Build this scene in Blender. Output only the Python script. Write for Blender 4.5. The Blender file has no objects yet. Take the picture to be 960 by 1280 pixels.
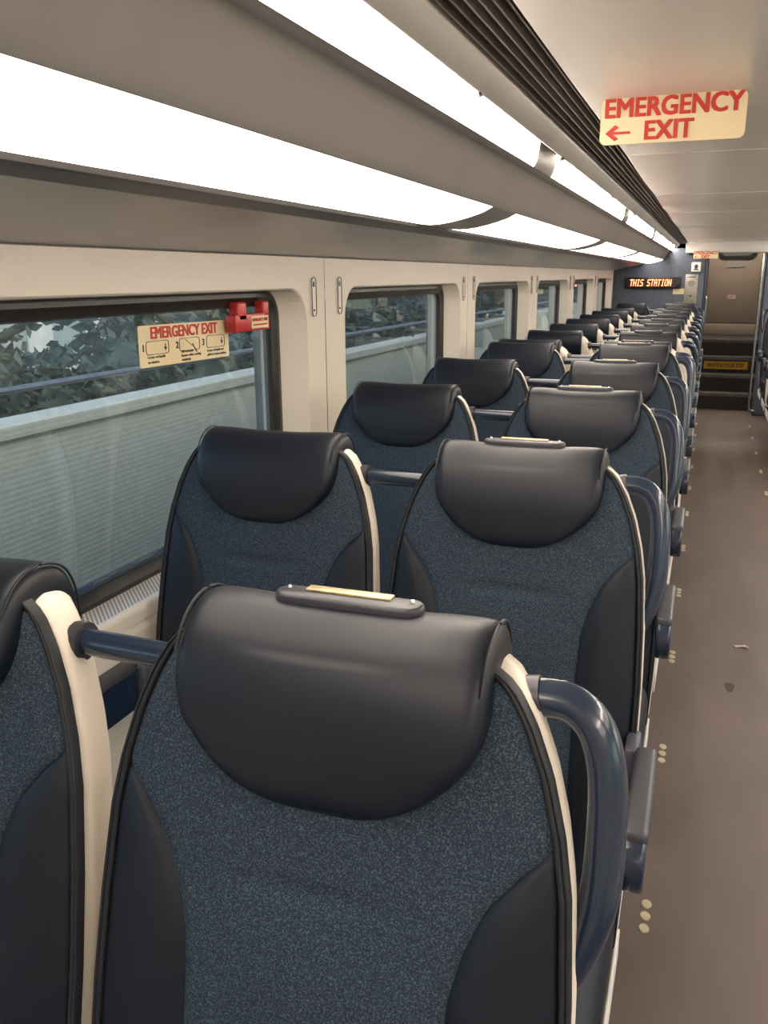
import bpy, bmesh, math, random
from mathutils import Vector, Matrix
random.seed(7)
S = bpy.context.scene
COL = S.collection
PI = math.pi

# ------------------------------------------------------------------ helpers
def link(name, me, mat=None, parent=None, smooth=True, ang=40):
    o = bpy.data.objects.new(name, me)
    COL.objects.link(o)
    if mat is not None:
        for m in (mat if isinstance(mat, (list, tuple)) else [mat]):
            me.materials.append(m)
    if smooth:
        for p in me.polygons: p.use_smooth = True
        me.set_sharp_from_angle(angle=math.radians(ang))
    if parent is not None: o.parent = parent
    return o

def obj(name, bm, mat=None, parent=None, smooth=True, ang=40, recalc=True):
    if recalc: bmesh.ops.recalc_face_normals(bm, faces=bm.faces)
    me = bpy.data.meshes.new(name)
    bm.to_mesh(me); bm.free()
    return link(name, me, mat, parent, smooth, ang)

def tag(o, label, cat, group=None):
    o['label'] = label; o['category'] = cat
    if group: o['group'] = group
    return o

def struct(o):
    o['kind'] = 'structure'; return o

def empty(name, loc=(0, 0, 0), rz=0):
    o = bpy.data.objects.new(name, None); COL.objects.link(o)
    o.empty_display_size = .05
    o.location = loc; o.rotation_euler = (0, 0, rz); return o

def copy_tree(o, parent=None):
    c = o.copy(); COL.objects.link(c); c.parent = parent
    for ch in list(o.children): copy_tree(ch, c)
    return c

def box(bm, x0, x1, y0, y1, z0, z1, bev=0, seg=3, rot=None, mi=0):
    r = bmesh.ops.create_cube(bm, size=1)
    vs = r['verts']
    for v in vs:
        v.co = Vector(((x0+x1)/2 + v.co.x*(x1-x0), (y0+y1)/2 + v.co.y*(y1-y0), (z0+z1)/2 + v.co.z*(z1-z0)))
    if rot is not None:
        c = Vector(((x0+x1)/2, (y0+y1)/2, (z0+z1)/2))
        for v in vs: v.co = c + rot @ (v.co - c)
    fs = set(f for v in vs for f in v.link_faces)
    for f in fs: f.material_index = mi
    if bev:
        es = list(set(e for v in vs for e in v.link_edges))
        bmesh.ops.bevel(bm, geom=es, offset=bev, segments=seg, profile=.5, affect='EDGES')

def catmull(pts, n):
    pts = [Vector(p) for p in pts]
    P = [pts[0]*2-pts[1]] + pts + [pts[-1]*2-pts[-2]]
    out = []
    for i in range(1, len(P)-2):
        for k in range(n):
            t = k/n
            a, b, c, d = P[i-1], P[i], P[i+1], P[i+2]
            out.append(.5*((2*b)+(c-a)*t+(2*a-5*b+4*c-d)*t*t+(3*b-a-3*c+d)*t**3))
    out.append(P[-2]); return out

def tube(bm, pts, r, n=12, r2=None, up=(0, 1, 0), cap=True):
    """sweep an ellipse (r along the in-plane normal, r2 along up) along points"""
    pts = [Vector(p) for p in pts]; up = Vector(up)
    rings = []
    r2 = r if r2 is None else r2
    for i, p in enumerate(pts):
        t = (pts[min(i+1, len(pts)-1)] - pts[max(i-1, 0)]).normalized()
        u = up - t*up.dot(t)
        if u.length < 1e-3: u = Vector((1, 0, 0)) - t*t.x
        u.normalize(); s = t.cross(u)
        rings.append([bm.verts.new(p + s*(r*math.cos(2*PI*k/n)) + u*(r2*math.sin(2*PI*k/n))) for k in range(n)])
    for a, b in zip(rings, rings[1:]):
        for k in range(n): bm.faces.new((a[k], a[(k+1) % n], b[(k+1) % n], b[k]))
    if cap:
        bm.faces.new(rings[0]); bm.faces.new(rings[-1])

def grid(bm, rows, close=False, mi=0):
    V = [[bm.verts.new(p) for p in r] for r in rows]
    for a, b in zip(V, V[1:]):
        n = len(a)
        for k in range(n if close else n-1):
            f = bm.faces.new((a[k], a[(k+1) % n], b[(k+1) % n], b[k])); f.material_index = mi
    return V

def extrude_profile(bm, prof, y0, y1, ny=1, close=False, mi=0):
    """prof: list of (x,z) swept along Y"""
    rows = [[(x, y0+(y1-y0)*i/ny, z) for x, z in prof] for i in range(ny+1)]
    return grid(bm, rows, close, mi)

def rrect(cx, cy, w, h, r, k=6):
    """counter-clockwise rounded rectangle points"""
    out = []
    for qx, qy, a0 in ((1, 1, 0), (-1, 1, PI/2), (-1, -1, PI), (1, -1, 1.5*PI)):
        for i in range(k+1):
            a = a0 + PI/2*i/k
            out.append((cx+qx*(w/2-r)+r*math.cos(a), cy+qy*(h/2-r)+r*math.sin(a)))
    return out

def prism(bm, loop, axis, a, b, mi=0):
    """extrude closed 2D loop between a and b along axis ('x','y','z')"""
    def P(p, d):
        return {'x': (d, p[0], p[1]), 'y': (p[0], d, p[1]), 'z': (p[0], p[1], d)}[axis]
    A = [bm.verts.new(P(p, a)) for p in loop]; B = [bm.verts.new(P(p, b)) for p in loop]
    n = len(loop)
    for f in ([bm.faces.new(A), bm.faces.new(B)] + [bm.faces.new((A[i], A[(i+1) % n], B[(i+1) % n], B[i])) for i in range(n)]):
        f.material_index = mi

def text_mesh(txt, size, bold=0, extr=.0006, space=1.0, align='CENTER', xs=1.0):
    cu = bpy.data.curves.new('lettering', 'FONT')
    cu.body = txt; cu.size = size; cu.extrude = extr; cu.offset = bold
    cu.align_x = align; cu.align_y = 'CENTER'; cu.space_character = space
    cu.resolution_u = 3
    o = bpy.data.objects.new('lettering', cu); COL.objects.link(o)
    bpy.context.view_layer.update()
    dg = bpy.context.evaluated_depsgraph_get()
    me = bpy.data.meshes.new_from_object(o.evaluated_get(dg))
    bpy.data.objects.remove(o)
    for v in me.vertices: v.co.x *= xs
    me.materials.clear()
    return me

def lettering(items, M, mat, parent, name='lettering'):
    """items: (text, size, x, z, bold, width_scale); M maps local text plane to world/parent space"""
    bm = bmesh.new()
    for it in items:
        t, size, x, z = it[:4]; bold = it[4] if len(it) > 4 else 0; xs = it[5] if len(it) > 5 else 1
        al = it[6] if len(it) > 6 else 'CENTER'
        me = text_mesh(t, size, 0, xs=xs, align=al)
        b = bold
        for k, (dx, dz) in enumerate(((0, 0),) if not b else ((-b, -b*.6), (b, -b*.6), (-b, b*.6), (b, b*.6), (0, 0))):
            m2 = me.copy(); m2.transform(M @ Matrix.Translation((x+dx, z+dz, k*.00008))); bm.from_mesh(m2)
    return obj(name, bm, mat, parent, smooth=False)

# ------------------------------------------------------------------ materials
def mat(name, color, rough=.5, metal=0, noise=None, bump=None, emis=None, spec=None, coat=0):
    m = bpy.data.materials.new(name); m.use_nodes = True
    nt = m.node_tree; b = nt.nodes['Principled BSDF']
    b.inputs['Base Color'].default_value = (*color, 1)
    b.inputs['Roughness'].default_value = rough
    b.inputs['Metallic'].default_value = metal
    if spec is not None: b.inputs['Specular IOR Level'].default_value = spec
    if coat: b.inputs['Coat Weight'].default_value = coat; b.inputs['Coat Roughness'].default_value = .1
    tc = nt.nodes.new('ShaderNodeTexCoord')
    if noise:                       # (scale, color2, lo, hi, stretch)
        sc, c2, lo, hi = noise[:4]
        mp = nt.nodes.new('ShaderNodeMapping'); nt.links.new(tc.outputs['Object'], mp.inputs[0])
        if len(noise) > 4: mp.inputs['Scale'].default_value = noise[4]
        n = nt.nodes.new('ShaderNodeTexNoise'); n.inputs['Scale'].default_value = sc; n.inputs['Detail'].default_value = 3
        r = nt.nodes.new('ShaderNodeMapRange'); r.inputs[1].default_value = lo; r.inputs[2].default_value = hi
        mx = nt.nodes.new('ShaderNodeMix'); mx.data_type = 'RGBA'
        mx.inputs[6].default_value = (*color, 1); mx.inputs[7].default_value = (*c2, 1)
        nt.links.new(mp.outputs[0], n.inputs['Vector']); nt.links.new(n.outputs[0], r.inputs[0])
        nt.links.new(r.outputs[0], mx.inputs[0]); nt.links.new(mx.outputs[2], b.inputs['Base Color'])
    if bump:                        # (scale, strength, distance)
        n2 = nt.nodes.new('ShaderNodeTexNoise'); n2.inputs['Scale'].default_value = bump[0]; n2.inputs['Detail'].default_value = 2
        nt.links.new(tc.outputs['Object'], n2.inputs['Vector'])
        bp = nt.nodes.new('ShaderNodeBump'); bp.inputs['Strength'].default_value = bump[1]; bp.inputs['Distance'].default_value = bump[2]
        nt.links.new(n2.outputs[0], bp.inputs['Height']); nt.links.new(bp.outputs[0], b.inputs['Normal'])
    if emis:
        b.inputs['Emission Color'].default_value = (*emis[0], 1); b.inputs['Emission Strength'].default_value = emis[1]
    return m

M = {}
M['leather'] = mat('dark_leather', (.0055, .0085, .0175), .40, bump=(260, .2, .0005), noise=(9, (.0075, .0105, .019), .4, .7), spec=.42)
M['bolster'] = mat('bolster_leather', (.0055, .009, .0175), .5, bump=(260, .25, .0006), spec=.35)
M['fabric'] = mat('speckled_blue_fabric', (.021, .033, .051), .95, noise=(600, (.092, .126, .158), .47, .72), bump=(520, .5, .0008), spec=.2)
M['shell'] = mat('cream_plastic', (.74, .67, .58), .35, noise=(3, (.70, .63, .54), .4, .7), bump=(90, .04, .001))
M['piping'] = mat('piping_leather', (.010, .012, .017), .5, bump=(200, .1, .0005))
M['handle'] = mat('blue_gloss_plastic', (.011, .022, .050), .22, noise=(8, (.014, .026, .054), .4, .6), coat=.5)
M['armpad'] = mat('grey_armrest_pad', (.055, .055, .065), .4, bump=(200, .15, .0005))
M['tray'] = mat('grey_plastic_housing', (.035, .035, .045), .35, bump=(150, .08, .0004))
M['brass'] = mat('brass_plate', (.62, .50, .28), .35, .6, noise=(60, (.45, .36, .2), .45, .7))
M['metal'] = mat('brushed_metal', (.6, .6, .6), .25, 1, noise=(40, (.5, .5, .5), .4, .6))
M['basemetal'] = mat('seat_base_metal', (.10, .11, .13), .45, .5, noise=(20, (.14, .14, .16), .4, .6))
M['wall'] = mat('cream_wall_panel', (.70, .65, .57), .4, noise=(2.5, (.67, .61, .53), .35, .7), bump=(160, .06, .0006))
M['grey'] = mat('grey_duct_panel', (.35, .33, .31), .38, noise=(4, (.31, .295, .28), .35, .7), bump=(300, .05, .0005))
M['track'] = mat('dark_metal_track', (.16, .15, .145), .3, .6, noise=(6, (.22, .21, .2), .4, .7, (1, .1, 1)))
M['lightgrey'] = mat('pale_grey_panel', (.56, .54, .50), .35, noise=(5, (.52, .50, .47), .35, .7))
M['cove'] = mat('grey_cove_panel', (.40, .385, .36), .3, noise=(3, (.36, .345, .33), .35, .7), bump=(40, .03, .001))
M['ceil'] = mat('satin_ceiling', (.88, .83, .76), .25, noise=(1.4, (.84, .79, .72), .35, .7, (1, .5, 1)), bump=(2.2, .12, .02))
M['louvre'] = mat('dark_louvre', (.045, .04, .036), .5, noise=(20, (.07, .062, .055), .4, .7))
M['blade'] = mat('louvre_blade', (.30, .27, .24), .4, .2, noise=(20, (.24, .22, .2), .4, .7))
M['floor'] = mat('brown_rubber_floor', (.110, .084, .074), .5, noise=(5, (.150, .112, .098), .3, .75, (1, .35, 1)), bump=(60, .08, .001))
M['gasket'] = mat('black_rubber', (.013, .012, .012), .38, noise=(30, (.022, .02, .018), .4, .7))
M['bulkhead'] = mat('blue_grey_bulkhead', (.075, .092, .130), .5, noise=(28, (.10, .12, .16), .35, .7))
M['bulktrim'] = mat('dark_edge_trim', (.03, .035, .05), .4, noise=(20, (.04, .045, .06), .4, .6))
M['door'] = mat('taupe_door', (.33, .27, .215), .42, noise=(3, (.38, .31, .25), .3, .75))
M['stair'] = mat('dark_stair_rubber', (.035, .030, .028), .6, noise=(30, (.05, .044, .04), .4, .7))
M['nosing'] = mat('stair_nosing', (.16, .14, .13), .5, noise=(30, (.2, .18, .16), .4, .7))
M['cream'] = mat('cream_sign', (.78, .66, .42), .4, noise=(6, (.72, .59, .36), .35, .7))
M['redink'] = mat('red_ink', (.55, .03, .02), .5, noise=(30, (.48, .03, .02), .4, .6))
M['blackink'] = mat('black_ink', (.02, .02, .02), .5, noise=(30, (.03, .03, .03), .4, .6))
M['red'] = mat('red_plastic', (.45, .022, .02), .35, noise=(20, (.52, .03, .025), .4, .6))
M['white'] = mat('white_plastic', (.80, .78, .72), .4, noise=(20, (.75, .73, .68), .4, .6))
M['yellow'] = mat('yellow_sign', (.80, .45, .03), .5, noise=(20, (.72, .40, .03), .4, .6))
M['paper'] = mat('paper_scrap', (.75, .60, .52), .7, noise=(90, (.65, .45, .38), .4, .6))
M['black'] = mat('black_plastic', (.012, .012, .014), .3, noise=(20, (.02, .02, .02), .4, .6))
M['intercom'] = mat('beige_metal', (.40, .38, .33), .35, .4, noise=(40, (.34, .32, .28), .4, .6))
M['grass'] = mat('leaf_green', (.022, .050, .022), .6, noise=(3, (.06, .11, .035), .35, .7))
M['bark'] = mat('bark', (.08, .06, .045), .8, noise=(12, (.05, .04, .03), .4, .6))
M['building'] = mat('pale_building', (.75, .70, .62), .7, noise=(2, (.68, .63, .55), .4, .6))
M['ground'] = mat('ballast', (.16, .15, .14), .9, noise=(9, (.24, .22, .2), .35, .7))
M['led'] = mat('red_led', (.1, .01, .005), .4, emis=((1, .16, .06), 9), noise=(5, (.1, .012, .006), .4, .6))

def lamp_mat(name, color, strength):
    m = bpy.data.materials.new(name); m.use_nodes = True; nt = m.node_tree
    b = nt.nodes['Principled BSDF']
    b.inputs['Base Color'].default_value = (.85, .84, .8, 1); b.inputs['Roughness'].default_value = .35
    b.inputs['Emission Strength'].default_value = strength
    tc = nt.nodes.new('ShaderNodeTexCoord'); n = nt.nodes.new('ShaderNodeTexNoise'); n.inputs['Scale'].default_value = 1.5
    mx = nt.nodes.new('ShaderNodeMix'); mx.data_type = 'RGBA'
    mx.inputs[6].default_value = (*color, 1); mx.inputs[7].default_value = (color[0], color[1]*.98, color[2]*.95, 1)
    nt.links.new(tc.outputs['Object'], n.inputs['Vector']); nt.links.new(n.outputs[0], mx.inputs[0])
    nt.links.new(mx.outputs[2], b.inputs['Emission Color'])
    return m
M['lamp'] = lamp_mat('lit_diffuser', (1, .90, .79), 4.2)
M['lamp2'] = lamp_mat('lit_strip_diffuser', (1, .88, .76), 27)
M['added_glow'] = lamp_mat('added_vestibule_glow', (1, .86, .7), 40)

def glass_mat():
    m = bpy.data.materials.new('tinted_glass'); m.use_nodes = True; nt = m.node_tree
    nt.nodes.remove(nt.nodes['Principled BSDF'])
    out = nt.nodes['Material Output']
    tr = nt.nodes.new('ShaderNodeBsdfTransparent'); tr.inputs[0].default_value = (.76, .83, .84, 1)
    gl = nt.nodes.new('ShaderNodeBsdfGlossy'); gl.inputs['Roughness'].default_value = .01; gl.inputs[0].default_value = (.85, .95, 1, 1)
    df = nt.nodes.new('ShaderNodeBsdfDiffuse'); df.inputs[0].default_value = (.35, .42, .45, 1)
    tc = nt.nodes.new('ShaderNodeTexCoord'); ns = nt.nodes.new('ShaderNodeTexNoise'); ns.inputs['Scale'].default_value = 60
    nt.links.new(tc.outputs['Object'], ns.inputs['Vector'])
    mr = nt.nodes.new('ShaderNodeMapRange'); mr.inputs[1].default_value = .35; mr.inputs[2].default_value = .75
    mr.inputs[3].default_value = .04; mr.inputs[4].default_value = .11
    nt.links.new(ns.outputs[0], mr.inputs[0])
    m1 = nt.nodes.new('ShaderNodeMixShader'); nt.links.new(mr.outputs[0], m1.inputs[0])
    nt.links.new(tr.outputs[0], m1.inputs[1]); nt.links.new(df.outputs[0], m1.inputs[2])
    lw = nt.nodes.new('ShaderNodeLayerWeight')
    pw = nt.nodes.new('ShaderNodeMath'); pw.operation = 'POWER'; pw.inputs[1].default_value = 4.0
    nt.links.new(lw.outputs['Facing'], pw.inputs[0])
    fr = nt.nodes.new('ShaderNodeMapRange'); fr.inputs[3].default_value = .045; fr.inputs[4].default_value = .9
    nt.links.new(pw.outputs[0], fr.inputs[0])
    m2 = nt.nodes.new('ShaderNodeMixShader'); nt.links.new(fr.outputs[0], m2.inputs[0])
    nt.links.new(m1.outputs[0], m2.inputs[1]); nt.links.new(gl.outputs[0], m2.inputs[2])
    nt.links.new(m2.outputs[0], out.inputs[0])
    return m
M['glass'] = glass_mat()

def grille_mat():
    """white ledge with staggered punched holes"""
    m = bpy.data.materials.new('perforated_vent'); m.use_nodes = True; nt = m.node_tree
    b = nt.nodes['Principled BSDF']; b.inputs['Roughness'].default_value = .4
    tc = nt.nodes.new('ShaderNodeTexCoord')
    def dots(off):
        mp = nt.nodes.new('ShaderNodeMapping'); mp.inputs['Scale'].default_value = (88, 88, 0); mp.inputs['Location'].default_value = off
        nt.links.new(tc.outputs['Object'], mp.inputs[0])
        fr = nt.nodes.new('ShaderNodeVectorMath'); fr.operation = 'FRACTION'; nt.links.new(mp.outputs[0], fr.inputs[0])
        sb = nt.nodes.new('ShaderNodeVectorMath'); sb.operation = 'SUBTRACT'; sb.inputs[1].default_value = (.5, .5, 0)
        nt.links.new(fr.outputs[0], sb.inputs[0])
        ln = nt.nodes.new('ShaderNodeVectorMath'); ln.operation = 'LENGTH'; nt.links.new(sb.outputs[0], ln.inputs[0])
        lt = nt.nodes.new('ShaderNodeMath'); lt.operation = 'LESS_THAN'; lt.inputs[1].default_value = .24
        nt.links.new(ln.outputs['Value'], lt.inputs[0]); return lt
    a, c = dots((0, 0, 0)), dots((.5, .5, 0))
    mx = nt.nodes.new('ShaderNodeMath'); mx.operation = 'MAXIMUM'
    nt.links.new(a.outputs[0], mx.inputs[0]); nt.links.new(c.outputs[0], mx.inputs[1])
    col = nt.nodes.new('ShaderNodeMix'); col.data_type = 'RGBA'
    col.inputs[6].default_value = (.72, .68, .62, 1); col.inputs[7].default_value = (.03, .03, .03, 1)
    nt.links.new(mx.outputs[0], col.inputs[0]); nt.links.new(col.outputs[2], b.inputs['Base Color'])
    return m
M['grille'] = grille_mat()

def concrete_mat():
    m = mat('platform_concrete', (.66, .61, .49), .85, noise=(1.2, (.56, .52, .42), .3, .7, (.3, .3, 2)))
    nt = m.node_tree; b = nt.nodes['Principled BSDF']
    tc = nt.nodes.new('ShaderNodeTexCoord'); w = nt.nodes.new('ShaderNodeTexWave')
    w.bands_direction = 'Z'; w.inputs['Scale'].default_value = 14; w.inputs['Distortion'].default_value = .2
    nt.links.new(tc.outputs['Object'], w.inputs['Vector'])
    bp = nt.nodes.new('ShaderNodeBump'); bp.inputs['Strength'].default_value = .15; bp.inputs['Distance'].default_value = .004
    nt.links.new(w.outputs[0], bp.inputs['Height']); nt.links.new(bp.outputs[0], b.inputs['Normal'])
    return m
M['concrete'] = concrete_mat()

# ------------------------------------------------------------------ seat
YT = 1.302                                         # height of the headrest ridge
def yfab(z): return -.022 + (z-YT)*.22
OUT = [(1.285, .130), (1.272, .160), (1.255, .176), (1.23, .191), (1.19, .208), (1.14, .222), (1.09, .231), (1.0, .238), (.9, .242), (.6, .242), (.45, .236), (.40, .22)]
def lerp_tab(tab, z):
    if z >= tab[0][0]: return tab[0][1]
    for (za, a), (zb, b) in zip(tab, tab[1:]):
        if z >= zb: return a + (b-a)*(za-z)/(za-zb)
    return tab[-1][1]
def W(z): return lerp_tab(OUT, z)
SEAM = [(1.140, .224), (1.105, .186), (1.073, .160), (1.03, .142), (.987, .132), (.918, .128), (.6, .132), (.40, .14)]
def zs_(a, b, n): return [a+(b-a)*i/n for i in range(n+1)]

def make_shell():
    bm = bmesh.new()
    lv = [1.2765, 1.276, 1.275, 1.273] + zs_(1.27, 1.0, 22) + zs_(.97, .42, 12)
    rows = []
    for z in lv:
        t = min(1, max(0, (1.277-z)/.02)); sh = math.sqrt(max(0, 1-(1-t)**2))
        w = (W(z) + .004) - (.012*(1-sh) if z > 1.255 else 0)
        D = (.074 + (1.27-min(z, 1.27))*.06)
        f = yfab(z) + .003; mid = f + D*.5; hd = D*.5*max(sh, .35)
        n = 40; ring = []
        for k in range(n):
            a = 2*PI*k/n; c, s = math.cos(a), math.sin(a); p = 2/5.0
            xx = abs(c)**(2/7.0); yy = math.copysign(abs(s)**p, s)
            tp = (yy+1)/2                            # 0 front, 1 rear: the shell narrows to the rear
            ring.append((math.copysign(xx*(w-.020*tp**1.6), c), mid + hd*yy, z))
        rows.append(ring)
    V = grid(bm, rows, close=True)
    bm.faces.new(V[0]); bm.faces.new(V[-1])
    return bm

def front_y(x, z, kind):
    w = W(z) - .010
    u = min(1, abs(x)/w)
    y = yfab(z) - .012*(1-u**4) + .004*max(0, (u-.95)/.05)**2
    y += .004*math.exp(-((z-1.052)/.010)**2) * max(0, 1-(x/.10)**4)     # lumbar crease
    y -= .007*math.exp(-((z-.97)/.06)**2) * max(0, 1-(x/.12)**2)
    if z < 1.14:
        s = lerp_tab(SEAM, z); d = abs(x)-s
        y += .004*math.exp(-(d/.004)**2)
        if kind == 'b': y -= .012*max(0, min(1, d/.03))*(1-u**6)
    return y

def make_fabric():
    bm = bmesh.new(); rows = []
    for z in [1.272] + zs_(1.265, 1.145, 14) + zs_(1.14, .95, 34) + zs_(.94, .44, 14):
        s = W(z)-.010 if z > 1.14 else min(W(z)-.010, lerp_tab(SEAM, z)+.001)
        rows.append([(s*math.copysign(abs(u)**.8, u), front_y(s*math.copysign(abs(u)**.8, u), z, 'f'), z) for u in [-1+2*k/36 for k in range(37)]])
    grid(bm, rows)
    # hidden rear closure so the pad has thickness
    rows2 = [[(r[0][0], yfab(r[0][2])+.02, r[0][2]), r[0]] for r in rows]
    grid(bm, rows2)
    grid(bm, [[r[-1], (r[-1][0], yfab(r[-1][2])+.02, r[-1][2])] for r in rows])
    return bm

def make_bolster(sg):
    bm = bmesh.new(); rows = []
    for z in zs_(1.139, .95, 30) + zs_(.94, .44, 14):
        s = min(lerp_tab(SEAM, z), W(z)-.011); w = W(z)-.010
        rows.append([(sg*(s+(w-s)*u), front_y(s+(w-s)*u, z, 'b'), z) for u in [k/12 for k in range(13)]] + [(sg*w, yfab(z)+.02, z)])
    grid(bm, rows)
    return bm

def make_piping(sg):
    """leather border band with a rolled edge"""
    bm = bmesh.new()
    Z = zs_(1.276, 1.0, 28) + zs_(.97, .45, 8)
    rows = []
    for z in Z:
        w = W(z); y = yfab(z)
        rows.append([(sg*(w-a), y+b, z) for a, b in ((.0115, .010), (.0110, .0), (.0095, -.0016), (.0060, -.0018), (.0050, -.0004), (.0044, -.0018), (.0030, -.0024), (.0016, -.0014), (.0008, .010))])
    grid(bm, rows)
    return bm

HP = [(-.0635, 1.127), (-.074, 1.131), (-.080, 1.150), (-.0765, 1.20), (-.069, 1.238), (-.057, 1.268), (-.038, 1.291), (-.012, 1.303), (.018, 1.302), (.042, 1.289), (.056, 1.262), (.060, 1.225), (.052, 1.18), (.046, 1.145)]
HB = [(-.060, 1.128), (-.058, 1.134), (-.054, 1.155), (-.044, 1.20), (-.034, 1.235), (-.028, 1.25), (-.015, 1.262), (-.005, 1.268), (.012, 1.267), (.024, 1.262), (.034, 1.25), (.040, 1.215), (.040, 1.175), (.036, 1.148)]
def make_headrest():
    bm = bmesh.new()
    P = catmull([(p[0], p[1], 0) for p in HP], 5); B = catmull([(p[0], p[1], 0) for p in HB], 5)
    us = [-1, -1, -.9995, -.997, -.99, -.975, -.95, -.91, -.86] + [-.8+.1*k for k in range(17)] + [.86, .91, .95, .975, .99, .997, .9995, 1, 1]
    rows = []
    for i, (p, b) in enumerate(zip(P, B)):
        z = p.y
        if p.x < 0 and z < 1.25:
            h = .153*(max(0, 1-((1.25-z)/.1232)**2.2))**.5
        else: h = .153
        h = max(h, .004)
        row = []
        for u in us:
            k = max(0, 1-abs(u)**(34 if z > 1.2 or p.x > 0 else 20))**.5
            q = b + (p-b)*k
            dip = -.0035*math.exp(-((u)/.55)**4) if z > 1.27 else 0
            row.append((h*u, q.x, q.y+dip))
        rows.append(row)
    grid(bm, rows)
    return bm

def head_seam(sg):
    bm = bmesh.new()
    P = catmull([(p[0], p[1], 0) for p in HP], 5); B = catmull([(p[0], p[1], 0) for p in HB], 5)
    pts = [(sg*.1475, (b+(p-b)*.985).x, (b+(p-b)*.985).y) for p, b in zip(P, B) if not (p.x < 0 and p.y < 1.262)]
    tube(bm, pts, .0016, 6)
    return bm

def make_tray(par, plate=True):
    bm = bmesh.new()
    prism(bm, rrect(0, .012, .150, .030, .0148, 5), 'z', 1.290, 1.309)
    bmesh.ops.recalc_face_normals(bm, faces=bm.faces)
    es = [e for e in bm.edges if all(v.co.z > 1.308 for v in e.verts)]
    bmesh.ops.bevel(bm, geom=es, offset=.004, segments=3, affect='EDGES', profile=.5)
    t = obj('ticket_clip', bm, M['tray'], par)
    if plate:
        bm = bmesh.new(); box(bm, -.045, .042, .0125, .0255, 1.3085, 1.3112, .001, 2)
        pl = obj('clip_plate', bm, M['brass'], t); pl['label'] = 'brass coloured plate on the clip'
    bm = bmesh.new()
    for x in (-.064, .062):
        bm = bmesh.new(); r = bmesh.ops.create_cone(bm, cap_ends=True, segments=10, radius1=.0026, radius2=.0018, depth=.002,
                                  matrix=Matrix.Translation((x, .018, 1.3098)))
        obj('screw', bm, M['metal'], t)
    return t

def make_seat(side, aisle, front=True):
    """side: +1/-1 = local x direction of the aisle"""
    root = empty('train_seat')
    sh = obj('shell', make_shell(), M['shell'], root, ang=60)
    obj('backrest_pad', make_fabric(), M['fabric'], root, ang=75)
    for sg in (1, -1): obj('side_bolster', make_bolster(sg), M['bolster'], root, ang=75)
    for sg in (1, -1): obj('piping', make_piping(sg), M['piping'], root, ang=70)
    hd = obj('headrest', make_headrest(), M['leather'], root, ang=80)
    for sg in (1, -1): obj('edge_seam', head_seam(sg), M['piping'], hd)
    if aisle: make_tray(root, front)
    # seat cushion
    bm = bmesh.new(); box(bm, -.234, .234, -.70, -.19, .44, .575, .045, 4)
    cu = obj('seat_cushion', bm, M['bolster'], root)
    bm = bmesh.new(); box(bm, -.155, .155, -.68, -.22, .53, .583, .02, 4)
    obj('cushion_panel', bm, M['fabric'], cu)
    # under frame
    bm = bmesh.new()
    box(bm, -.215, .215, -.62, -.20, .395, .445, .012, 2)
    box(bm, -.205, -.175, -.60, -.05, .36, .40, .006, 2); box(bm, .175, .205, -.60, -.05, .36, .40, .006, 2)
    obj('seat_frame', bm, M['basemetal'], root)
    bm = bmesh.new()
    box(bm, -.03, .03, -.46, -.20, .03, .37, .012, 2); box(bm, -.05, .05, -.52, -.12, 0, .035, .01, 2)
    obj('leg', bm, M['basemetal'], root)
    bm = bmesh.new(); box(bm, side*.236-.003, side*.236+.003, -.66, -.14, .375, .435, .002, 2)
    obj('side_trim', bm, M['white'], root)
    # armrest on the outer side of the pair
    ax = side if aisle else -side
    bm = bmesh.new()
    x0, x1 = sorted((ax*.246, ax*.278))
    loop = [(p[0], p[1]) for p in rrect(-.300, .785, .31, .10, .046, 6)]
    prism(bm, loop, 'x', x0, x1)
    bmesh.ops.recalc_face_normals(bm, faces=bm.faces)
    es = [e for e in bm.edges if len(e.link_faces) == 2 and any(len(f.verts) > 4 for f in e.link_faces)]
    bmesh.ops.bevel(bm, geom=es, offset=.006, segments=3, affect='EDGES', profile=.5)
    ar = obj('armrest', bm, M['handle'], root)
    bm = bmesh.new(); box(bm, x0-.002, x1+.002, -.435, -.185, .815, .842, .009, 3)
    obj('arm_pad', bm, M['armpad'], ar)
    bm = bmesh.new()
    xa, xb = sorted((ax*.225, ax*.25)); box(bm, xa, xb, -.19, -.11, .75, .83, .008, 2)
    obj('arm_bracket', bm, M['basemetal'], ar)
    if aisle:
        bm = bmesh.new()
        pts = catmull([(side*x, yfab(z)+.040+o, z) for x, z, o in
                       ((.166, 1.236, 0), (.188, 1.240, 0), (.214, 1.238, 0), (.236, 1.219, 0), (.2485, 1.18, 0), (.2515, 1.12, 0), (.249, 1.07, 0), (.238, 1.03, .0), (.222, .995, 0), (.204, .97, 0))], 5)
        tube(bm, pts, .0175, 18, r2=.0165)
        g = obj('grab_handle', bm, M['handle'], root)
        bm = bmesh.new()
        pts = [(side*.170, yfab(1.236)+.040, 1.236), (side*.180, yfab(1.236)+.040, 1.2375), (side*.188, yfab(1.236)+.040, 1.239)]
        tube(bm, pts, .0215, 16, r2=.019)
        obj('handle_flange', bm, M['tray'], g)
    else:
        yb = yfab(1.222)+.045
        bm = bmesh.new(); tube(bm, [(side*.17, yb, 1.222), (side*.24, yb, 1.221), (side*.325, yb, 1.220)], .0145, 14, r2=.0135, up=(0, 1, 0))
        tb = obj('cross_bar', bm, M['handle'], root)
        bm = bmesh.new()
        tube(bm, [(side*.185, yb, 1.222), (side*.194, yb, 1.222), (side*.199, yb, 1.222)], .021, 16)
        obj('bar_flange', bm, M['tray'], tb)
    return root

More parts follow.
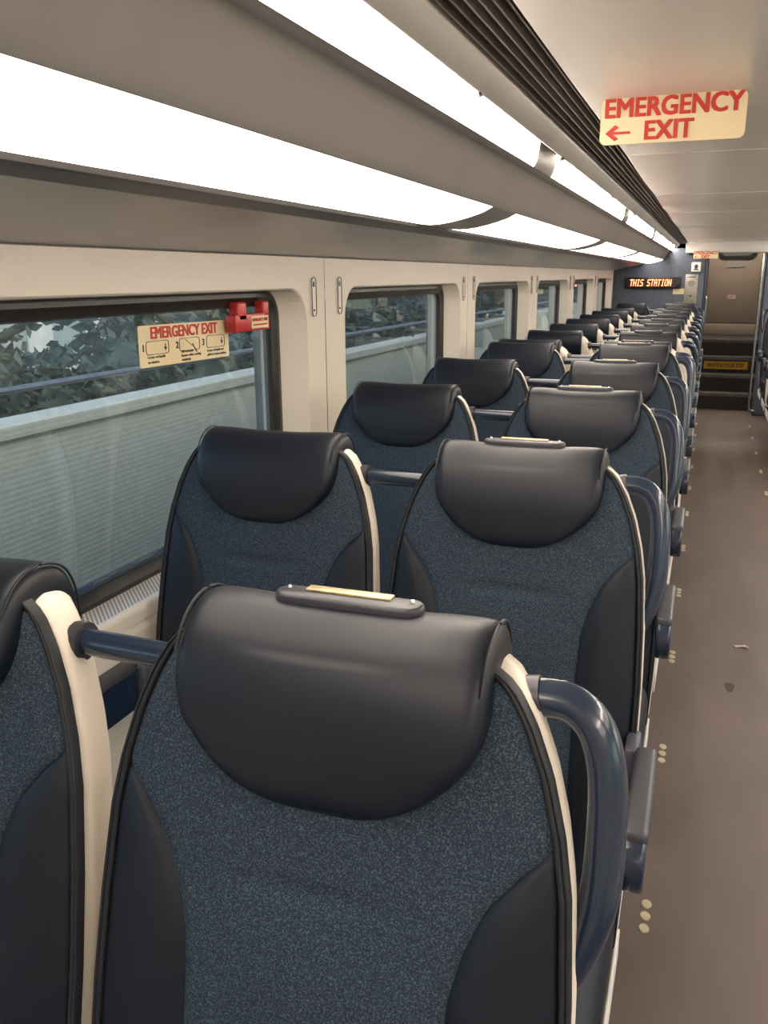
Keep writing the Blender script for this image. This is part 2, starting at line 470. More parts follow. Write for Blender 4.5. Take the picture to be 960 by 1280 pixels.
XA, XW = -.297, -.800
ROWS_F = [.700, 1.552, 2.392, 3.200, 4.060]
ROWS_B = [4.260, 5.020, 5.750, 6.440, 7.150, 7.920, 8.600]
LASTF = 10.15
words = ['first', 'second', 'third', 'fourth', 'fifth', 'sixth', 'seventh', 'eighth', 'ninth', 'tenth', 'eleventh', 'twelfth', 'thirteenth']
aF = make_seat(1, True); wF = make_seat(1, False)
aB = make_seat(-1, True, False); wB = make_seat(-1, False)
used = set()
def place(proto, x, y, rz, label, group):
    o = proto if proto.name not in used else copy_tree(proto)
    used.add(proto.name)
    o.location = (x, y, 0); o.rotation_euler = (0, 0, rz)
    tag(o, label, 'train seat', group); return o
GA, GW = 'seats along the aisle side of the car', 'seats along the window side of the car'
special_a = {0: 'large aisle seat nearest the camera, brass-plated clip on its black leather headrest',
             1: 'blue speckled aisle seat directly behind the nearest one, full backrest in view'}
special_w = {0: 'window seat cut off by the left edge, dark bar joining it to the nearest seat',
             1: 'window seat in front of the first window pillar, facing the camera'}
for i, y in enumerate(ROWS_F):
    a = 'aisle seat in the %s row from the camera, facing it, blue grab handle' % words[i]
    w = 'window seat in the %s row from the camera, facing it' % words[i]
    place(aF, XA, y, 0, special_a.get(i, a), GA)
    place(wF, XW, y, 0, special_w.get(i, w), GW)
for i, y in enumerate(ROWS_B):
    n = words[i+5]
    place(aB, XA, y, PI, 'aisle seat in the %s row from the camera, turned away, grey leather top' % n, GA)
    place(wB, XW, y, PI, 'window seat in the %s row from the camera, turned away, cream shell' % n, GW)
place(aF, XA, LASTF, 0, 'dark aisle seat in the last row, against the blue end wall', GA)
place(wF, XW, LASTF, 0, 'dark window seat in the last row, against the blue end wall', GW)
# across the aisle, only the far end shows at the right edge of the frame
ws = None
for y, n in ((7.92, 'third from last'), (8.60, 'second from last')):
    place(wB, .50-XW, y, PI, 'window side seat across the aisle in the row %s' % n, 'seats across the aisle')
    o = copy_tree(make_seat(1, True)) if False else None
mirA = make_seat(1, True)
for y, n in ((7.92, 'third from last'), (8.60, 'second from last')):
    place(mirA, .50-XA, y, PI, 'aisle seat at the right edge of the frame in the row %s' % n, 'seats across the aisle')
mirF = make_seat(-1, True)
place(mirF, .50-XA, LASTF, 0, 'aisle seat at the far right by the chrome pole, last row', 'seats across the aisle')

# ------------------------------------------------------------------ setting
YB, YR = 11.0, -2.0                                 # end bulkhead, rear wall
SEAMS = [-.90+1.69*k-.01 for k in range(8)]         # ..., 2.47, 4.16, ...
SEAMS = [2.47+1.69*k for k in range(-3, 6)]
ZS, ZT = .905, 1.655

bm = bmesh.new(); box(bm, -1.35, 1.85, YR, 11.43, -.05, 0)
struct(obj('floor', bm, M['floor'], smooth=False))

def mx(x, m): return x if m > 0 else .5-x

def side_wall(m, name):
    bm = bmesh.new()
    XI, XO = mx(-1.09, m), mx(-1.155, m)
    wins = []
    ys = SEAMS[:]
    for a, b in zip(ys, ys[1:]):
        b2 = min(b, YB)
        o0, o1 = a+.155, b-.13
        L0 = rrect((a+b2)/2, (ZS+ZT)/2, (b2-a)-.004, ZT-ZS, .0005, 7)
        if b > YB+.01:          # last bay: plain panel up to the end wall
            o1 = min(o1, YB-.12)
        zc0, zc1 = .925, 1.572
        if o1-o0 > .3:
            L1 = rrect((o0+o1)/2, (zc0+zc1)/2, o1-o0, zc1-zc0, .10, 7)
            L1b = rrect((o0+o1)/2, (zc0+zc1)/2, o1-o0-.008, zc1-zc0-.008, .097, 7)
            L2 = rrect((o0+o1)/2+.0, (zc0+zc1)/2, (o1-o0)-.11, zc1-zc0-.016, .075, 7)
            r0 = [(XI, p[0], p[1]) for p in L0]
            r1 = [(XI, p[0], p[1]) for p in L1]
            r1b = [(XI-m*.005, p[0], p[1]) for p in L1b]
            r2 = [(XO, p[0], p[1]) for p in L2]
            L3 = rrect((o0+o1)/2, (zc0+zc1)/2, (o1-o0)-.10, zc1-zc0+.02, .075, 7)
            r3 = [(XO-m*.06, p[0], p[1]) for p in L2]
            grid(bm, [r0, r1, r1b, r2, r3], close=True)
            wins.append((((o0+o1)/2, (zc0+zc1)/2, (o1-o0)-.11, zc1-zc0-.016)))
        else:
            bm.faces.new([bm.verts.new((XI, p[0], p[1])) for p in L0])
        # seam reveal
        bm.faces.new([bm.verts.new(q) for q in ((XI-m*.004, a-.004, ZS), (XI-m*.004, a+.004, ZS), (XI-m*.004, a+.004, ZT), (XI-m*.004, a-.004, ZT))])
    # lower wall under the ledge and its outer skin
    extrude_profile(bm, [(mx(-1.078, m), .905), (mx(-1.072, m), .88), (mx(-1.072, m), .30), (mx(-1.02, m), .24), (mx(-1.02, m), 0)], YR, YB)
    # outer skin between the windows
    o = obj(name, bm, M['wall'], ang=12)
    struct(o)
    # body side outside so that no light leaks around the panels
    bm = bmesh.new()
    xo = mx(-1.24, m); xo2 = mx(-1.215, m)
    def slab(y0, y1, z0, z1):
        x0, x1 = sorted((xo, xo2)); box(bm, x0, x1, y0, y1, z0, z1)
    slab(YR, YB, 0, .925); slab(YR, YB, 1.57, 2.1)
    prev = YR
    for (cy, cz, w, h) in wins:
        slab(prev, cy-w/2, .925, 1.57); prev = cy+w/2
    slab(prev, YB, .925, 1.57)
    struct(obj('trim_2' if m > 0 else 'trim_12', bm, M['track'], smooth=False))
    return wins

WINS = side_wall(1, 'wall_left'); WINR = side_wall(-1, 'wall_right')

def make_window(idx, win, m):
    cy, cz, w, h = win
    root = empty('window_%d' % idx, (mx(-1.165, m), cy, cz)); struct(root)
    bm = bmesh.new()
    loops = []
    for (dw, x, r) in ((.012, .004, .08), (.0, .012, .075), (-.03, .014, .06), (-.045, .008, .055), (-.075, .004, .05), (-.082, -.004, .047), (-.082, -.02, .047), (.01, -.02, .08)):
        loops.append([(m*x, p[0], p[1]) for p in rrect(0, 0, w+dw, h+dw, r, 7)])
    loops.append(loops[0])
    grid(bm, loops, close=True)
    bmesh.ops.remove_doubles(bm, verts=bm.verts, dist=1e-5)
    g = obj('window_frame', bm, M['gasket'], root)
    bm = bmesh.new()
    prism(bm, rrect(0, 0, w-.06, h-.06, .05, 7), 'x', -m*.010, -m*.004)
    obj('pane', bm, M['glass'], root, smooth=False)
    # grey inner bead beneath the glass
    bm = bmesh.new()
    tube(bm, [(m*.001, -w/2+.07, -h/2+.050), (m*.001, w/2-.07, -h/2+.050)], .006, 8)
    obj('bead', bm, M['handle'], root)
    return root
i = 1
for wn in WINS: make_window(i, wn, 1); i += 1
for wn in WINR: make_window(i, wn, -1); i += 1

for m, nm in ((1, 'trim_1'), (-1, 'trim_11')):      # perforated ledge below the windows
    bm = bmesh.new()
    extrude_profile(bm, [(mx(-1.165, m), .90), (mx(-1.165, m), .937), (mx(-1.090, m), .9345), (mx(-1.090, m), .90)], YR, YB, close=True)
    t1 = struct(obj(nm, bm, M['grille'], smooth=False))
    bm = bmesh.new()
    extrude_profile(bm, [(mx(-1.0901, m), .9348), (mx(-1.082, m), .9345), (mx(-1.075, m), .930), (mx(-1.073, m), .922), (mx(-1.073, m), .90)], YR, YB)
    obj('front_lip', bm, M['wall'], t1, ang=60)

# ceiling section: (x, z) for the left half, mirrored across the aisle
SEC = 2.37
JY = [.10+SEC*k for k in range(-1, 5)]              # panel joints -2.27 ... 9.58
LENS = [(-.745, 1.7395), (-.735, 1.7345), (-.715, 1.7325), (-.69, 1.7335), (-.66, 1.7375), (-.63, 1.7435), (-.60, 1.751), (-.57, 1.7605), (-.545, 1.773)]
STRIP = [(-.4475, 1.8675), (-.440, 1.880), (-.436, 1.900), (-.433, 1.926)]
def side_ceiling(m, n0):
    P = lambda L: [(mx(x, m), z) for x, z in L]
    bm = bmesh.new()
    extrude_profile(bm, P([(-1.10, 1.650), (-1.095, 1.657), (-1.05, 1.668), (-.95, 1.690), (-.86, 1.706), (-.79, 1.716), (-.775, 1.7175)]), YR, YB)
    struct(obj('trim_%d' % n0, bm, M['cove']))
    bm = bmesh.new()
    extrude_profile(bm, P([(-.778, 1.7185), (-.774, 1.715), (-.768, 1.716), (-.757, 1.728), (-.750, 1.729), (-.746, 1.738), (-.752, 1.745)]), YR, YB)
    struct(obj('trim_%d' % (n0+1), bm, M['track']))
    # duct between the two lamp rows
    bm = bmesh.new()
    extrude_profile(bm, P([(-.545, 1.773), (-.539, 1.778), (-.530, 1.790), (-.510, 1.822), (-.492, 1.848), (-.4835, 1.858), (-.478, 1.862), (-.470, 1.8635), (-.4615, 1.8635), (-.4575, 1.866), (-.4475, 1.8675)]), YR, YB)
    struct(obj('trim_%d' % (n0+2), bm, M['grey'], ang=80))
    bm = bmesh.new()
    extrude_profile(bm, P([(-.433, 1.928), (-.402, 1.9035), (-.398, 1.904), (-.3725, 1.9365), (-.3715, 1.940), (-.372, 1.952)]), YR, YB)
    struct(obj('trim_%d' % (n0+3), bm, M['lightgrey'], ang=60))
    # ribs bridging the lamp rows at each joint
    bm = bmesh.new()
    for y in JY:
        a, b = y-.15, y+.15
        extrude_profile(bm, P([(x, z+.001) for x, z in LENS]), a, b)
        extrude_profile(bm, P([(x, z+.001) for x, z in STRIP]), y-.13, y+.14)
    struct(obj('trim_%d' % (n0+4), bm, M['grey'], ang=80))
    # backing so the cavity is closed
    bm = bmesh.new()
    extrude_profile(bm, P([(-1.25, 1.66), (-1.25, 2.02), (-.25, 2.02)]), YR, YB)
    extrude_profile(bm, P([(-1.25, 1.66), (-1.10, 1.652)]), YR, YB)
    struct(obj('trim_%d' % (n0+5), bm, M['track'], smooth=False))
    # louvre slot
    bm = bmesh.new()
    extrude_profile(bm, P([(-.38, 1.95), (-.38, 1.975), (-.272, 1.975), (-.272, 1.95)]), YR, YB)
    lv = struct(obj('trim_%d' % (n0+6), bm, M['louvre'], smooth=False))
    bm = bmesh.new()
    for k in range(6):
        t = (k+.5)/6; x = -.370+.098*t; z = 1.941+.008*t
        extrude_profile(bm, P([(x-.0012, z-.001), (x+.0012, z-.0005), (x-.001, z+.018), (x-.0035, z+.018)]), YR, YB-.01, close=True)
    obj('louvre_blades', bm, M['blade'], lv, smooth=False)
side_ceiling(1, 20); side_ceiling(-1, 30)

def place_lamps(m, tagside):
    P = lambda L: [(mx(x, m), z) for x, z in L]
    ys = JY + [JY[-1]+SEC]
    for k, (a, b) in enumerate(zip(ys, ys[1:])):
        b = min(b, YB+.12)
        if m < 0 and k % 1: continue
        for prof, mt, name, pad0, pad1 in ((LENS, M['lamp'], 'ceiling_light', .15, .15), (STRIP, M['lamp2'], 'strip_light', .14, .13)):
            y0, y1 = a+pad0, b-pad1
            th = .006
            bm = bmesh.new()
            pr = P(prof) + P([(x, z+th) for x, z in reversed(prof)])
            V = extrude_profile(bm, pr, y0, y1, close=True)
            bm.faces.new(V[0]); bm.faces.new(V[-1])
            c = Vector((sum(p[0] for p in pr)/len(pr), (y0+y1)/2, sum(p[1] for p in pr)/len(pr)))
            for v in bm.verts: v.co -= c
            o = obj(name, bm, mt, None, ang=60); o.location = c
            n = ['behind the camera', 'nearest the camera', 'second from the camera', 'third from the camera', 'fourth from the camera', 'furthest from the camera'][k]
            if name == 'ceiling_light':
                tag(o, ('wide curved glowing ceiling lamp panel above the window seats, ' if m > 0 else 'curved glowing lamp panel over the seats across the aisle, ') + n, 'ceiling light', 'curved lamp panels')
            else:
                tag(o, ('narrow glowing strip lamp beside the louvred vent, ' if m > 0 else 'narrow glowing strip lamp across the aisle, ') + n, 'ceiling light', 'strip lamps')
place_lamps(1, 'left'); place_lamps(-1, 'right')

# strip lamp latches
cnt = 0
lat_bm = bmesh.new()
bmesh.ops.create_cone(lat_bm, cap_ends=True, segments=14, radius1=.006, radius2=.0045, depth=.008)
box(lat_bm, -.009, .009, -.0015, .0015, -.006, -.003, .0008, 1)
lat_me = bpy.data.meshes.new('latch'); lat_bm.to_mesh(lat_me); lat_bm.free(); lat_me.materials.append(M['metal'])
latY = [1.58, 2.49, 3.75, 4.86, 6.1, 7.24, 8.5, 9.62]
for k, y in enumerate(latY):
    o = bpy.data.objects.new('lamp_latch', lat_me); COL.objects.link(o)
    o.location = (-.401, y, 1.901); o.rotation_euler = (0, math.radians(-20), .5)
    tag(o, 'small metal latch on the strip lamp edge, %s along from the camera' % words[k], 'latch', 'strip lamp latches')

# centre ceiling with joints
bm = bmesh.new()
CJ = [YR, .5, 2.9, 4.35, 5.6, 7.3, 9.1, 10.75]
for a, b in zip(CJ, CJ[1:]):
    n = 10
    rows = []
    for k in range(n+1):
        t = k/n; y = a+.006+(b-a-.012)*t
        z = 1.95 - .006*(4*t*(1-t))
        rows.append([(-.272, y, z)] + [(x, y, z-.0) for x in (-.1, .1, .25, .4, .6)] + [(.772, y, z)])
    rows = [[(x, rows[0][0][1]-.005, 1.962) for x, _, _ in rows[0]]] + rows + [[(x, rows[-1][0][1]+.005, 1.962) for x, _, _ in rows[-1]]]
    grid(bm, rows)
box(bm, -.40, .90, YR, YB, 1.976, 1.985)
struct(obj('ceiling', bm, M['ceil'], ang=50))
# header over the stair opening
bm = bmesh.new(); box(bm, -.30, .80, 10.78, 11.0, 1.835, 1.962, .015, 3)
struct(obj('trim_3', bm, M['lightgrey']))

# rear wall behind the camera
bm = bmesh.new(); box(bm, -1.3, 1.8, YR-.05, YR, 0, 2.05)
struct(obj('wall_rear', bm, M['wall'], smooth=False))

# end bulkheads, stairwell
bm = bmesh.new(); box(bm, -1.25, -.065, YB, YB+.06, 0, 2.0, .02, 3)
struct(obj('wall_front', bm, M['bulkhead']))
bm = bmesh.new(); box(bm, .57, 1.75, YB, YB+.06, 0, 2.0, .02, 3)
struct(obj('wall_front_right', bm, M['bulkhead']))
bm = bmesh.new(); box(bm, -.068, -.048, YB-.012, YB+.3, 0, 1.84, .008, 3)
struct(obj('trim_4', bm, M['bulktrim']))
bm = bmesh.new(); box(bm, -.075, -.045, YB+.06, 13, 0, 2.9); 
struct(obj('wall_stair_left', bm, M['bulkhead'], smooth=False))
bm = bmesh.new(); box(bm, .66, .69, YB+.06, 13, 0, 2.9)
struct(obj('wall_stair_right', bm, M['bulkhead'], smooth=False))
bm = bmesh.new(); box(bm, -.5, 1.1, 11.0, 13.1, 2.9, 2.95)
box(bm, -.5, 1.1, 11.0, 11.05, 1.9, 2.95)
struct(obj('trim_5', bm, M['ceil'], smooth=False))
for k in range(4):
    y0 = 11.43+.235*k; z1 = .20*(k+1)
    bm = bmesh.new(); box(bm, -.05, .665, y0, y0+.24 if k < 3 else 13.0, z1-.20 if k == 0 else z1-.22, z1)
    st = struct(obj('trim_%d' % (6+k), bm, M['stair'], smooth=False))
    bm = bmesh.new(); box(bm, -.045, .66, y0-.012, y0+.035, z1-.045, z1+.004, .006, 2)
    obj('step_nosing', bm, M['nosing'], st)
bm = bmesh.new(); box(bm, -.10, .75, 13.0, 13.05, .75, 2.9)
struct(obj('wall_vestibule', bm, M['door'], smooth=False))
dr = empty('door_1', (.30, 13.0, .80)); struct(dr)
bm = bmesh.new()
box(bm, -.345, .345, -.03, 0, .165, 1.95, .008, 2)
obj('door_leaf', bm, M['door'], dr)
bm = bmesh.new(); box(bm, -.345, .345, -.035, 0, .0, .155, .006, 2)
obj('kick_plate', bm, M['door'], dr)
bm = bmesh.new()
Lo = rrect(0, 1.26, .50, .52, .11, 6); Li = rrect(0, 1.26, .42, .44, .08, 6)
grid(bm, [[(p[0], -.03, p[1]) for p in Lo], [(p[0], -.045, p[1]) for p in Lo], [(p[0], -.045, p[1]) for p in Li], [(p[0], -.030, p[1]) for p in Li]], close=True)
obj('window_frame', bm, M['gasket'], dr)
bm = bmesh.new(); prism(bm, rrect(0, 1.26, .44, .46, .08, 6), 'y', -.036, -.031)
obj('pane', bm, M['glass'], dr, smooth=False)
TXT = Matrix.Rotation(PI/2, 4, 'X')                 # text plane facing -Y
def frontsign(name, x0, x1, y, z0, z1, r, mt, items, inkmat, label, cat, th=.004, group=None, extra=None):
    cx, cz = (x0+x1)/2, (z0+z1)/2
    root = empty(name, (cx, y, cz))
    bm = bmesh.new(); prism(bm, rrect(0, 0, x1-x0, z1-z0, r, 5), 'y', 0, th)
    obj('plate', bm, mt, root)
    if items: lettering(items, Matrix.Translation((0, -.0008, 0)) @ TXT, inkmat, root)
    tag(root, label, cat, group)
    return root
frontsign('exit_sticker', .222, .326, 12.963, 1.283, 1.335, .004, M['white'], [('EXIT', .048, 0, 0, .0012)], M['redink'],
          'small white and red EXIT sticker on the taupe end door', 'sign')
frontsign('door_notice', .18, .405, 12.963, 1.695, 1.782, .004, M['intercom'],
          [('DO NOT OPEN DOOR', .02, 0, .012, 0), ('WHILE TRAIN IS MOVING', .016, 0, -.016, 0)] and [], M['blackink'],
          'grey notice plate under the end door window', 'sign')
bm = bmesh.new(); box(bm, -.0, .6, 12.2, 12.5, 2.872, 2.898, .01, 2)
tag(obj('ceiling_light', bm, M['added_glow']), 'added glowing panel, out of view, in the vestibule ceiling above the stairs', 'ceiling light')  # unseen emitter added to brighten the stairwell and end door

# watch your step on the third riser
frontsign('step_sign', .0, .52, 11.43+.235*2-.016, .60-.155, .60-.058, .004, M['yellow'],
          [('WATCH YOUR STEP', .068, 0, -.002, .0014, .70)], M['blackink'], 'yellow WATCH YOUR STEP sign on a stair riser', 'sign')

# led sign
root = empty('led_sign', (-.645, YB, 1.513))
bm = bmesh.new(); box(bm, -.315, .315, -.035, 0, -.066, .062, .006, 2)
obj('housing', bm, M['black'], root)
bm = bmesh.new(); box(bm, -.300, .262, -.038, -.034, -.052, .050, .002, 1)
obj('display_glass', bm, M['gasket'], root)
F = {'T': '11111 00100 00100 00100 00100 00100 00100', 'H': '10001 10001 10001 11111 10001 10001 10001', 'I': '01110 00100 00100 00100 00100 00100 01110',
     'S': '01111 10000 10000 01110 00001 00001 11110', 'A': '01110 10001 10001 11111 10001 10001 10001', 'O': '01110 10001 10001 10001 10001 10001 01110',
     'N': '10001 11001 11001 10101 10011 10011 10001', ' ': '00000 00000 00000 00000 00000 00000 00000'}
bm = bmesh.new(); cx0 = -.252; px, pz = .00655, .0108
for ci, ch in enumerate('THIS STATION'):
    for r, line in enumerate(F[ch].split()):
        for c, b in enumerate(line):
            if b == '1':
                x = cx0+(ci*6+c)*px + (3-r)*.0012; z = .034-r*pz
                box(bm, x-.0029, x+.0029, -.0405, -.0378, z-.0048, z+.0048)
o = obj('lit_lettering', bm, M['led'], root, smooth=False); o['label'] = 'glowing red-orange lettering THIS STATION'
tag(root, 'black LED sign glowing THIS STATION on the blue end wall', 'display')

# intercom panel, alarm, sticker on the bulkhead
root = empty('intercom_panel', (-.213, YB, 1.443))
bm = bmesh.new(); box(bm, -.071, .071, -.012, 0, -.162, .162, .005, 2)
obj('faceplate', bm, M['intercom'], root)
bm = bmesh.new()
for k in range(1, 5):
    for j in range(6*k):
        a = 2*PI*j/(6*k)
        bmesh.ops.create_cone(bm, cap_ends=True, segments=6, radius1=.0032, radius2=.0032, depth=.002,
                              matrix=Matrix.Translation((.0085*k*math.cos(a), -.0125, .062+.0085*k*math.sin(a))) @ Matrix.Rotation(PI/2, 4, 'X'))
obj('speaker_holes', bm, M['black'], root)
bm = bmesh.new(); box(bm, -.045, .045, -.0135, -.011, .128, .136)
v = [bm.verts.new(p) for p in ((-.016, -.013, -.070), (.016, -.013, -.070), (0, -.013, -.098))]; bm.faces.new(v)
obj('printed_mark', bm, M['blackink'], root, smooth=False)
tag(root, 'beige intercom plate with round speaker grille and down arrow on the end wall', 'intercom')
root = empty('alarm_box', (-.176, YB, 1.688))
bm = bmesh.new(); box(bm, -.052, .052, -.035, 0, -.053, .053, .008, 3)
obj('case', bm, M['white'], root)
bm = bmesh.new(); bmesh.ops.create_uvsphere(bm, u_segments=14, v_segments=8, radius=.021, matrix=Matrix.Translation((0, -.036, .004)) @ Matrix.Diagonal((1, .35, 1.2, 1)))
box(bm, -.026, .026, -.040, -.034, -.034, -.022, .002, 1)
obj('lens', bm, M['tray'], root)
tag(root, 'small white wall box with a dark lens above the intercom plate', 'alarm')
frontsign('wall_notice', -.412, -.288, YB-.002, 1.383, 1.446, .004, M['cream'], [], None, 'small cream sticker below the LED sign', 'sticker', th=.002)
lettering([('EMERGENCY', .016, -.35, 1.432, .0003), ('PULL HANDLE DOWN', .009, -.35, 1.414, 0)] and [('__________', .016, -.35, 1.43), ('________', .014, -.35, 1.412)],
          Matrix.Translation((0, YB-.0028, 0)) @ TXT, M['blackink'], None) if False else None

# emergency exit signs hanging in the aisle
def exit_sign(cx, y, z0, z1, w, label, tilt=0):
    h = z1-z0; s = w/.276
    root = empty('exit_sign', (cx, y, (z0+z1)/2), tilt)
    bm = bmesh.new(); prism(bm, rrect(0, 0, w, h, .012*s, 6), 'y', 0, .004)
    obj('plate', bm, M['cream'], root)
    lettering([('EMERGENCY', .0495*s, .0, .0225*s, .0016*s, .93), ('EXIT', .0495*s, -.005*s, -.0215*s, .0016*s, .93)],
              Matrix.Translation((0, -.0008, 0)) @ TXT, M['redink'], root)
    bm = bmesh.new()
    pts = [(-.127, -.022), (-.108, -.007), (-.101, -.0115), (-.112, -.0195), (-.078, -.0195), (-.078, -.0245), (-.112, -.0245), (-.101, -.0325), (-.108, -.037)]
    prism(bm, [(a*s, b*s) for a, b in pts], 'y', -.0014, -.0002)
    obj('arrow', bm, M['redink'], root, smooth=False)
    bm = bmesh.new()
    box(bm, -w*.42, w*.42, .004, .010, h/2-.012, h/2+.006, .001, 1); box(bm, -w*.42, w*.42, .002, .022, h/2, h/2+.006, .001, 1)
    obj('hanger', bm, M['metal'], root)
    tag(root, label, 'sign', 'hanging EMERGENCY EXIT signs')
    return root
exit_sign(-.101, 1.95, 1.857, 1.944, .276, 'large cream EMERGENCY EXIT sign with red arrow hanging nearest the camera')
exit_sign(-.080, 10.76, 1.776, 1.853, .262, 'small far EMERGENCY EXIT sign hanging above the stair opening')

# ------------------------------------------------------------------ on the left wall
def hook(y, label):
    root = empty('hook_plate', (-1.09, y, 1.545))
    bm = bmesh.new(); prism(bm, rrect(0, 0, .030, .112, .0148, 7), 'x', 0, .004)
    obj('plate', bm, M['white'], root)
    bm = bmesh.new()
    tube(bm, [(.0055, a, b) for a, b in rrect(0, 0, .029, .111, .0143, 7)] + [(.0055, .0145, .041)], .0012, 5, cap=False)
    obj('rim', bm, M['gasket'], root)
    bm = bmesh.new(); prism(bm, rrect(0, .035, .009, .014, .003, 4), 'x', .0035, .0055); prism(bm, [(-.006, .03), (.006, .03), (0, .046)], 'x', .0036, .0056)
    prism(bm, rrect(0, -.038, .009, .006, .002, 4), 'x', .0035, .0055)
    obj('slot', bm, M['black'], root)
    tag(root, label, 'hook', 'slotted plates beside the wall seams')
hk = 0
for k, s in enumerate(SEAMS):
    if s < 2 or s > YB-.3: continue
    hk += 1
    hook(s-.088, 'white slotted plate on the near side of the %s wall seam' % words[hk-1])
    hook(s+.105, 'white slotted plate on the far side of the %s wall seam' % words[hk-1])

# window instruction sign on the pane of the nearest window; plane faces +X
WT = Matrix(((0, 0, 1, 0), (1, 0, 0, 0), (0, 1, 0, 0), (0, 0, 0, 1)))   # text x->+Y, y->+Z, normal +X
sx = -1.1688
root = empty('window_exit_sign', (sx, 1.826, 1.4515))
root.rotation_euler = (math.radians(-.6), 0, 0)
bm = bmesh.new(); prism(bm, rrect(0, 0, .388, .092, .006, 5), 'x', -.0002, .0015)
obj('plate', bm, M['cream'], root)
T = Matrix.Translation((.0018, 0, 0)) @ WT
lettering([('EMERGENCY EXIT', .0365, -.006, .0275, .0012, .98)], T, M['redink'], root)
lettering([('1', .022, -.180, -.004, .0006), ('2', .022, -.045, -.004, .0006), ('3', .022, .070, -.004, .0006),
           ('Locate red handle', .0095, -.165, -.0245, 0, 1.0, 'LEFT'), ('on window.', .0095, -.165, -.0355, 0, 1.0, 'LEFT'),
           ('Pull red handle.', .0088, -.030, -.020, 0, 1.0, 'LEFT'), ('Remove rubber molding', .0088, -.030, -.0295, 0, 1.0, 'LEFT'), ('completely.', .0088, -.030, -.039, 0, 1.0, 'LEFT'),
           ('Locate red handle and', .0088, .086, -.0255, 0, 1.0, 'LEFT'), ('pull it to remove window.', .0088, .086, -.0355, 0, 1.0, 'LEFT')], T, M['blackink'], root)
bm = bmesh.new()
for c in (-.125, .008, .128):
    lp = rrect(c, -.004, .088 if c < .1 else .086, .029, .007, 5)
    tube(bm, [(.002, a, b) for a, b in lp]+[(.002, *lp[0])], .0009, 5, cap=False)
for c, dx in ((-.094, 0), (.158, 0)):
    tube(bm, [(.002, c, .004), (.002, c, -.010)], .0012, 5); tube(bm, [(.002, c-.004, -.004), (.002, c, -.012), (.002, c+.004, -.004)], .001, 5)
tube(bm, [(.002, -.01, .008), (.002, .018, -.008)], .0007, 5); tube(bm, [(.002, .02, -.004), (.002, .038, -.024)], .0018, 5)
obj('printed_diagrams', bm, M['blackink'], root)
tag(root, 'cream EMERGENCY EXIT instruction sign on the nearest window pane', 'sign')

# red emergency handle on the gasket corner
root = empty('red_window_handle', (-1.152, 2.088, 1.500))
bm = bmesh.new()
box(bm, -.008, .022, -.092, .095, -.036, .008, .003, 2)
box(bm, -.008, .022, -.075, -.030, -.01, .040, .006, 3)
box(bm, -.008, .022, .062, .095, -.01, .040, .006, 3)
obj('handle_body', bm, M['red'], root)
bm = bmesh.new(); box(bm, .0215, .0232, -.010, .085, -.030, .002)
st = obj('label_sticker', bm, M['cream'], root, smooth=False)
lettering([('EMERGENCY EXIT', .0115, .0375, -.008, .0003, .92), ('PULL HANDLE / REMOVE RUBBER', .0058, .0375, -.021, 0, .9)], Matrix.Translation((.0236, 0, 0)) @ WT, M['redink'], st)
tag(root, 'red plastic pull handle clipped on the top corner of the nearest window frame', 'handle')

# ------------------------------------------------------------------ floor details
def marker(x, y, label):
    root = empty('floor_marker', (x, y, 0))
    bmm = bmesh.new()
    for k in (-1, 0, 1):
        bm = bmesh.new()
        bmesh.ops.create_cone(bm, cap_ends=True, segments=20, radius1=.0135, radius2=.012, depth=.003,
                              matrix=Matrix.Translation((0, k*.047, .0015)) @ Matrix.Diagonal((1, 1.25, 1, 1)))
        obj('brass_disc', bm, M['discs'], root)
    bmm.free()
    tag(root, label, 'floor marker', 'trios of pale discs in the aisle floor')
M['discs'] = mat('pale_brass_disc', (.62, .55, .36), .45, .2, noise=(60, (.5, .43, .28), .4, .7))
LY = [2.007, 2.848, 3.689, 4.525, 5.344, 6.18, 6.98, 7.786, 8.617, 9.433, 10.177]
for k, y in enumerate(LY): marker(-.023, y, 'three pale floor discs at the left side of the aisle, %s set from the camera' % words[k])
for k, y in enumerate(LY[6:]): marker(.527, y, 'three pale floor discs at the right side of the aisle, %s set in view' % words[k])
bm = bmesh.new()
V = [(-.034, .006), (-.024, .016), (-.006, .021), (.014, .017), (.032, -.004), (.026, -.008), (.012, .000), (-.008, .004), (-.022, -.004)]
A = [bm.verts.new((a, b, .004+.004*math.sin(a*90))) for a, b in V]; f = bm.faces.new(A)
r = bmesh.ops.extrude_face_region(bm, geom=[f])
for v in [g for g in r['geom'] if isinstance(g, bmesh.types.BMVert)]: v.co.z += .0025
bmesh.ops.triangulate(bm, faces=[f for f in bm.faces if len(f.verts) > 4])
o = obj('paper_scrap', bm, M['paper']); o.location = (.262, 3.885, 0)
tag(o, 'small torn pale paper scrap lying on the brown aisle floor', 'litter')
bm = bmesh.new()
prism(bm, [(.016*math.cos(a)*(1+.3*math.sin(3*a)), .05*math.sin(a)*(1+.2*math.cos(2*a))) for a in [2*PI*k/14 for k in range(14)]], 'z', .0002, .001)
o = obj('floor_stain', bm, M['stair']); o.location = (.205, 3.46, 0)
tag(o, 'small dark smudge on the aisle floor near the paper scrap', 'stain')

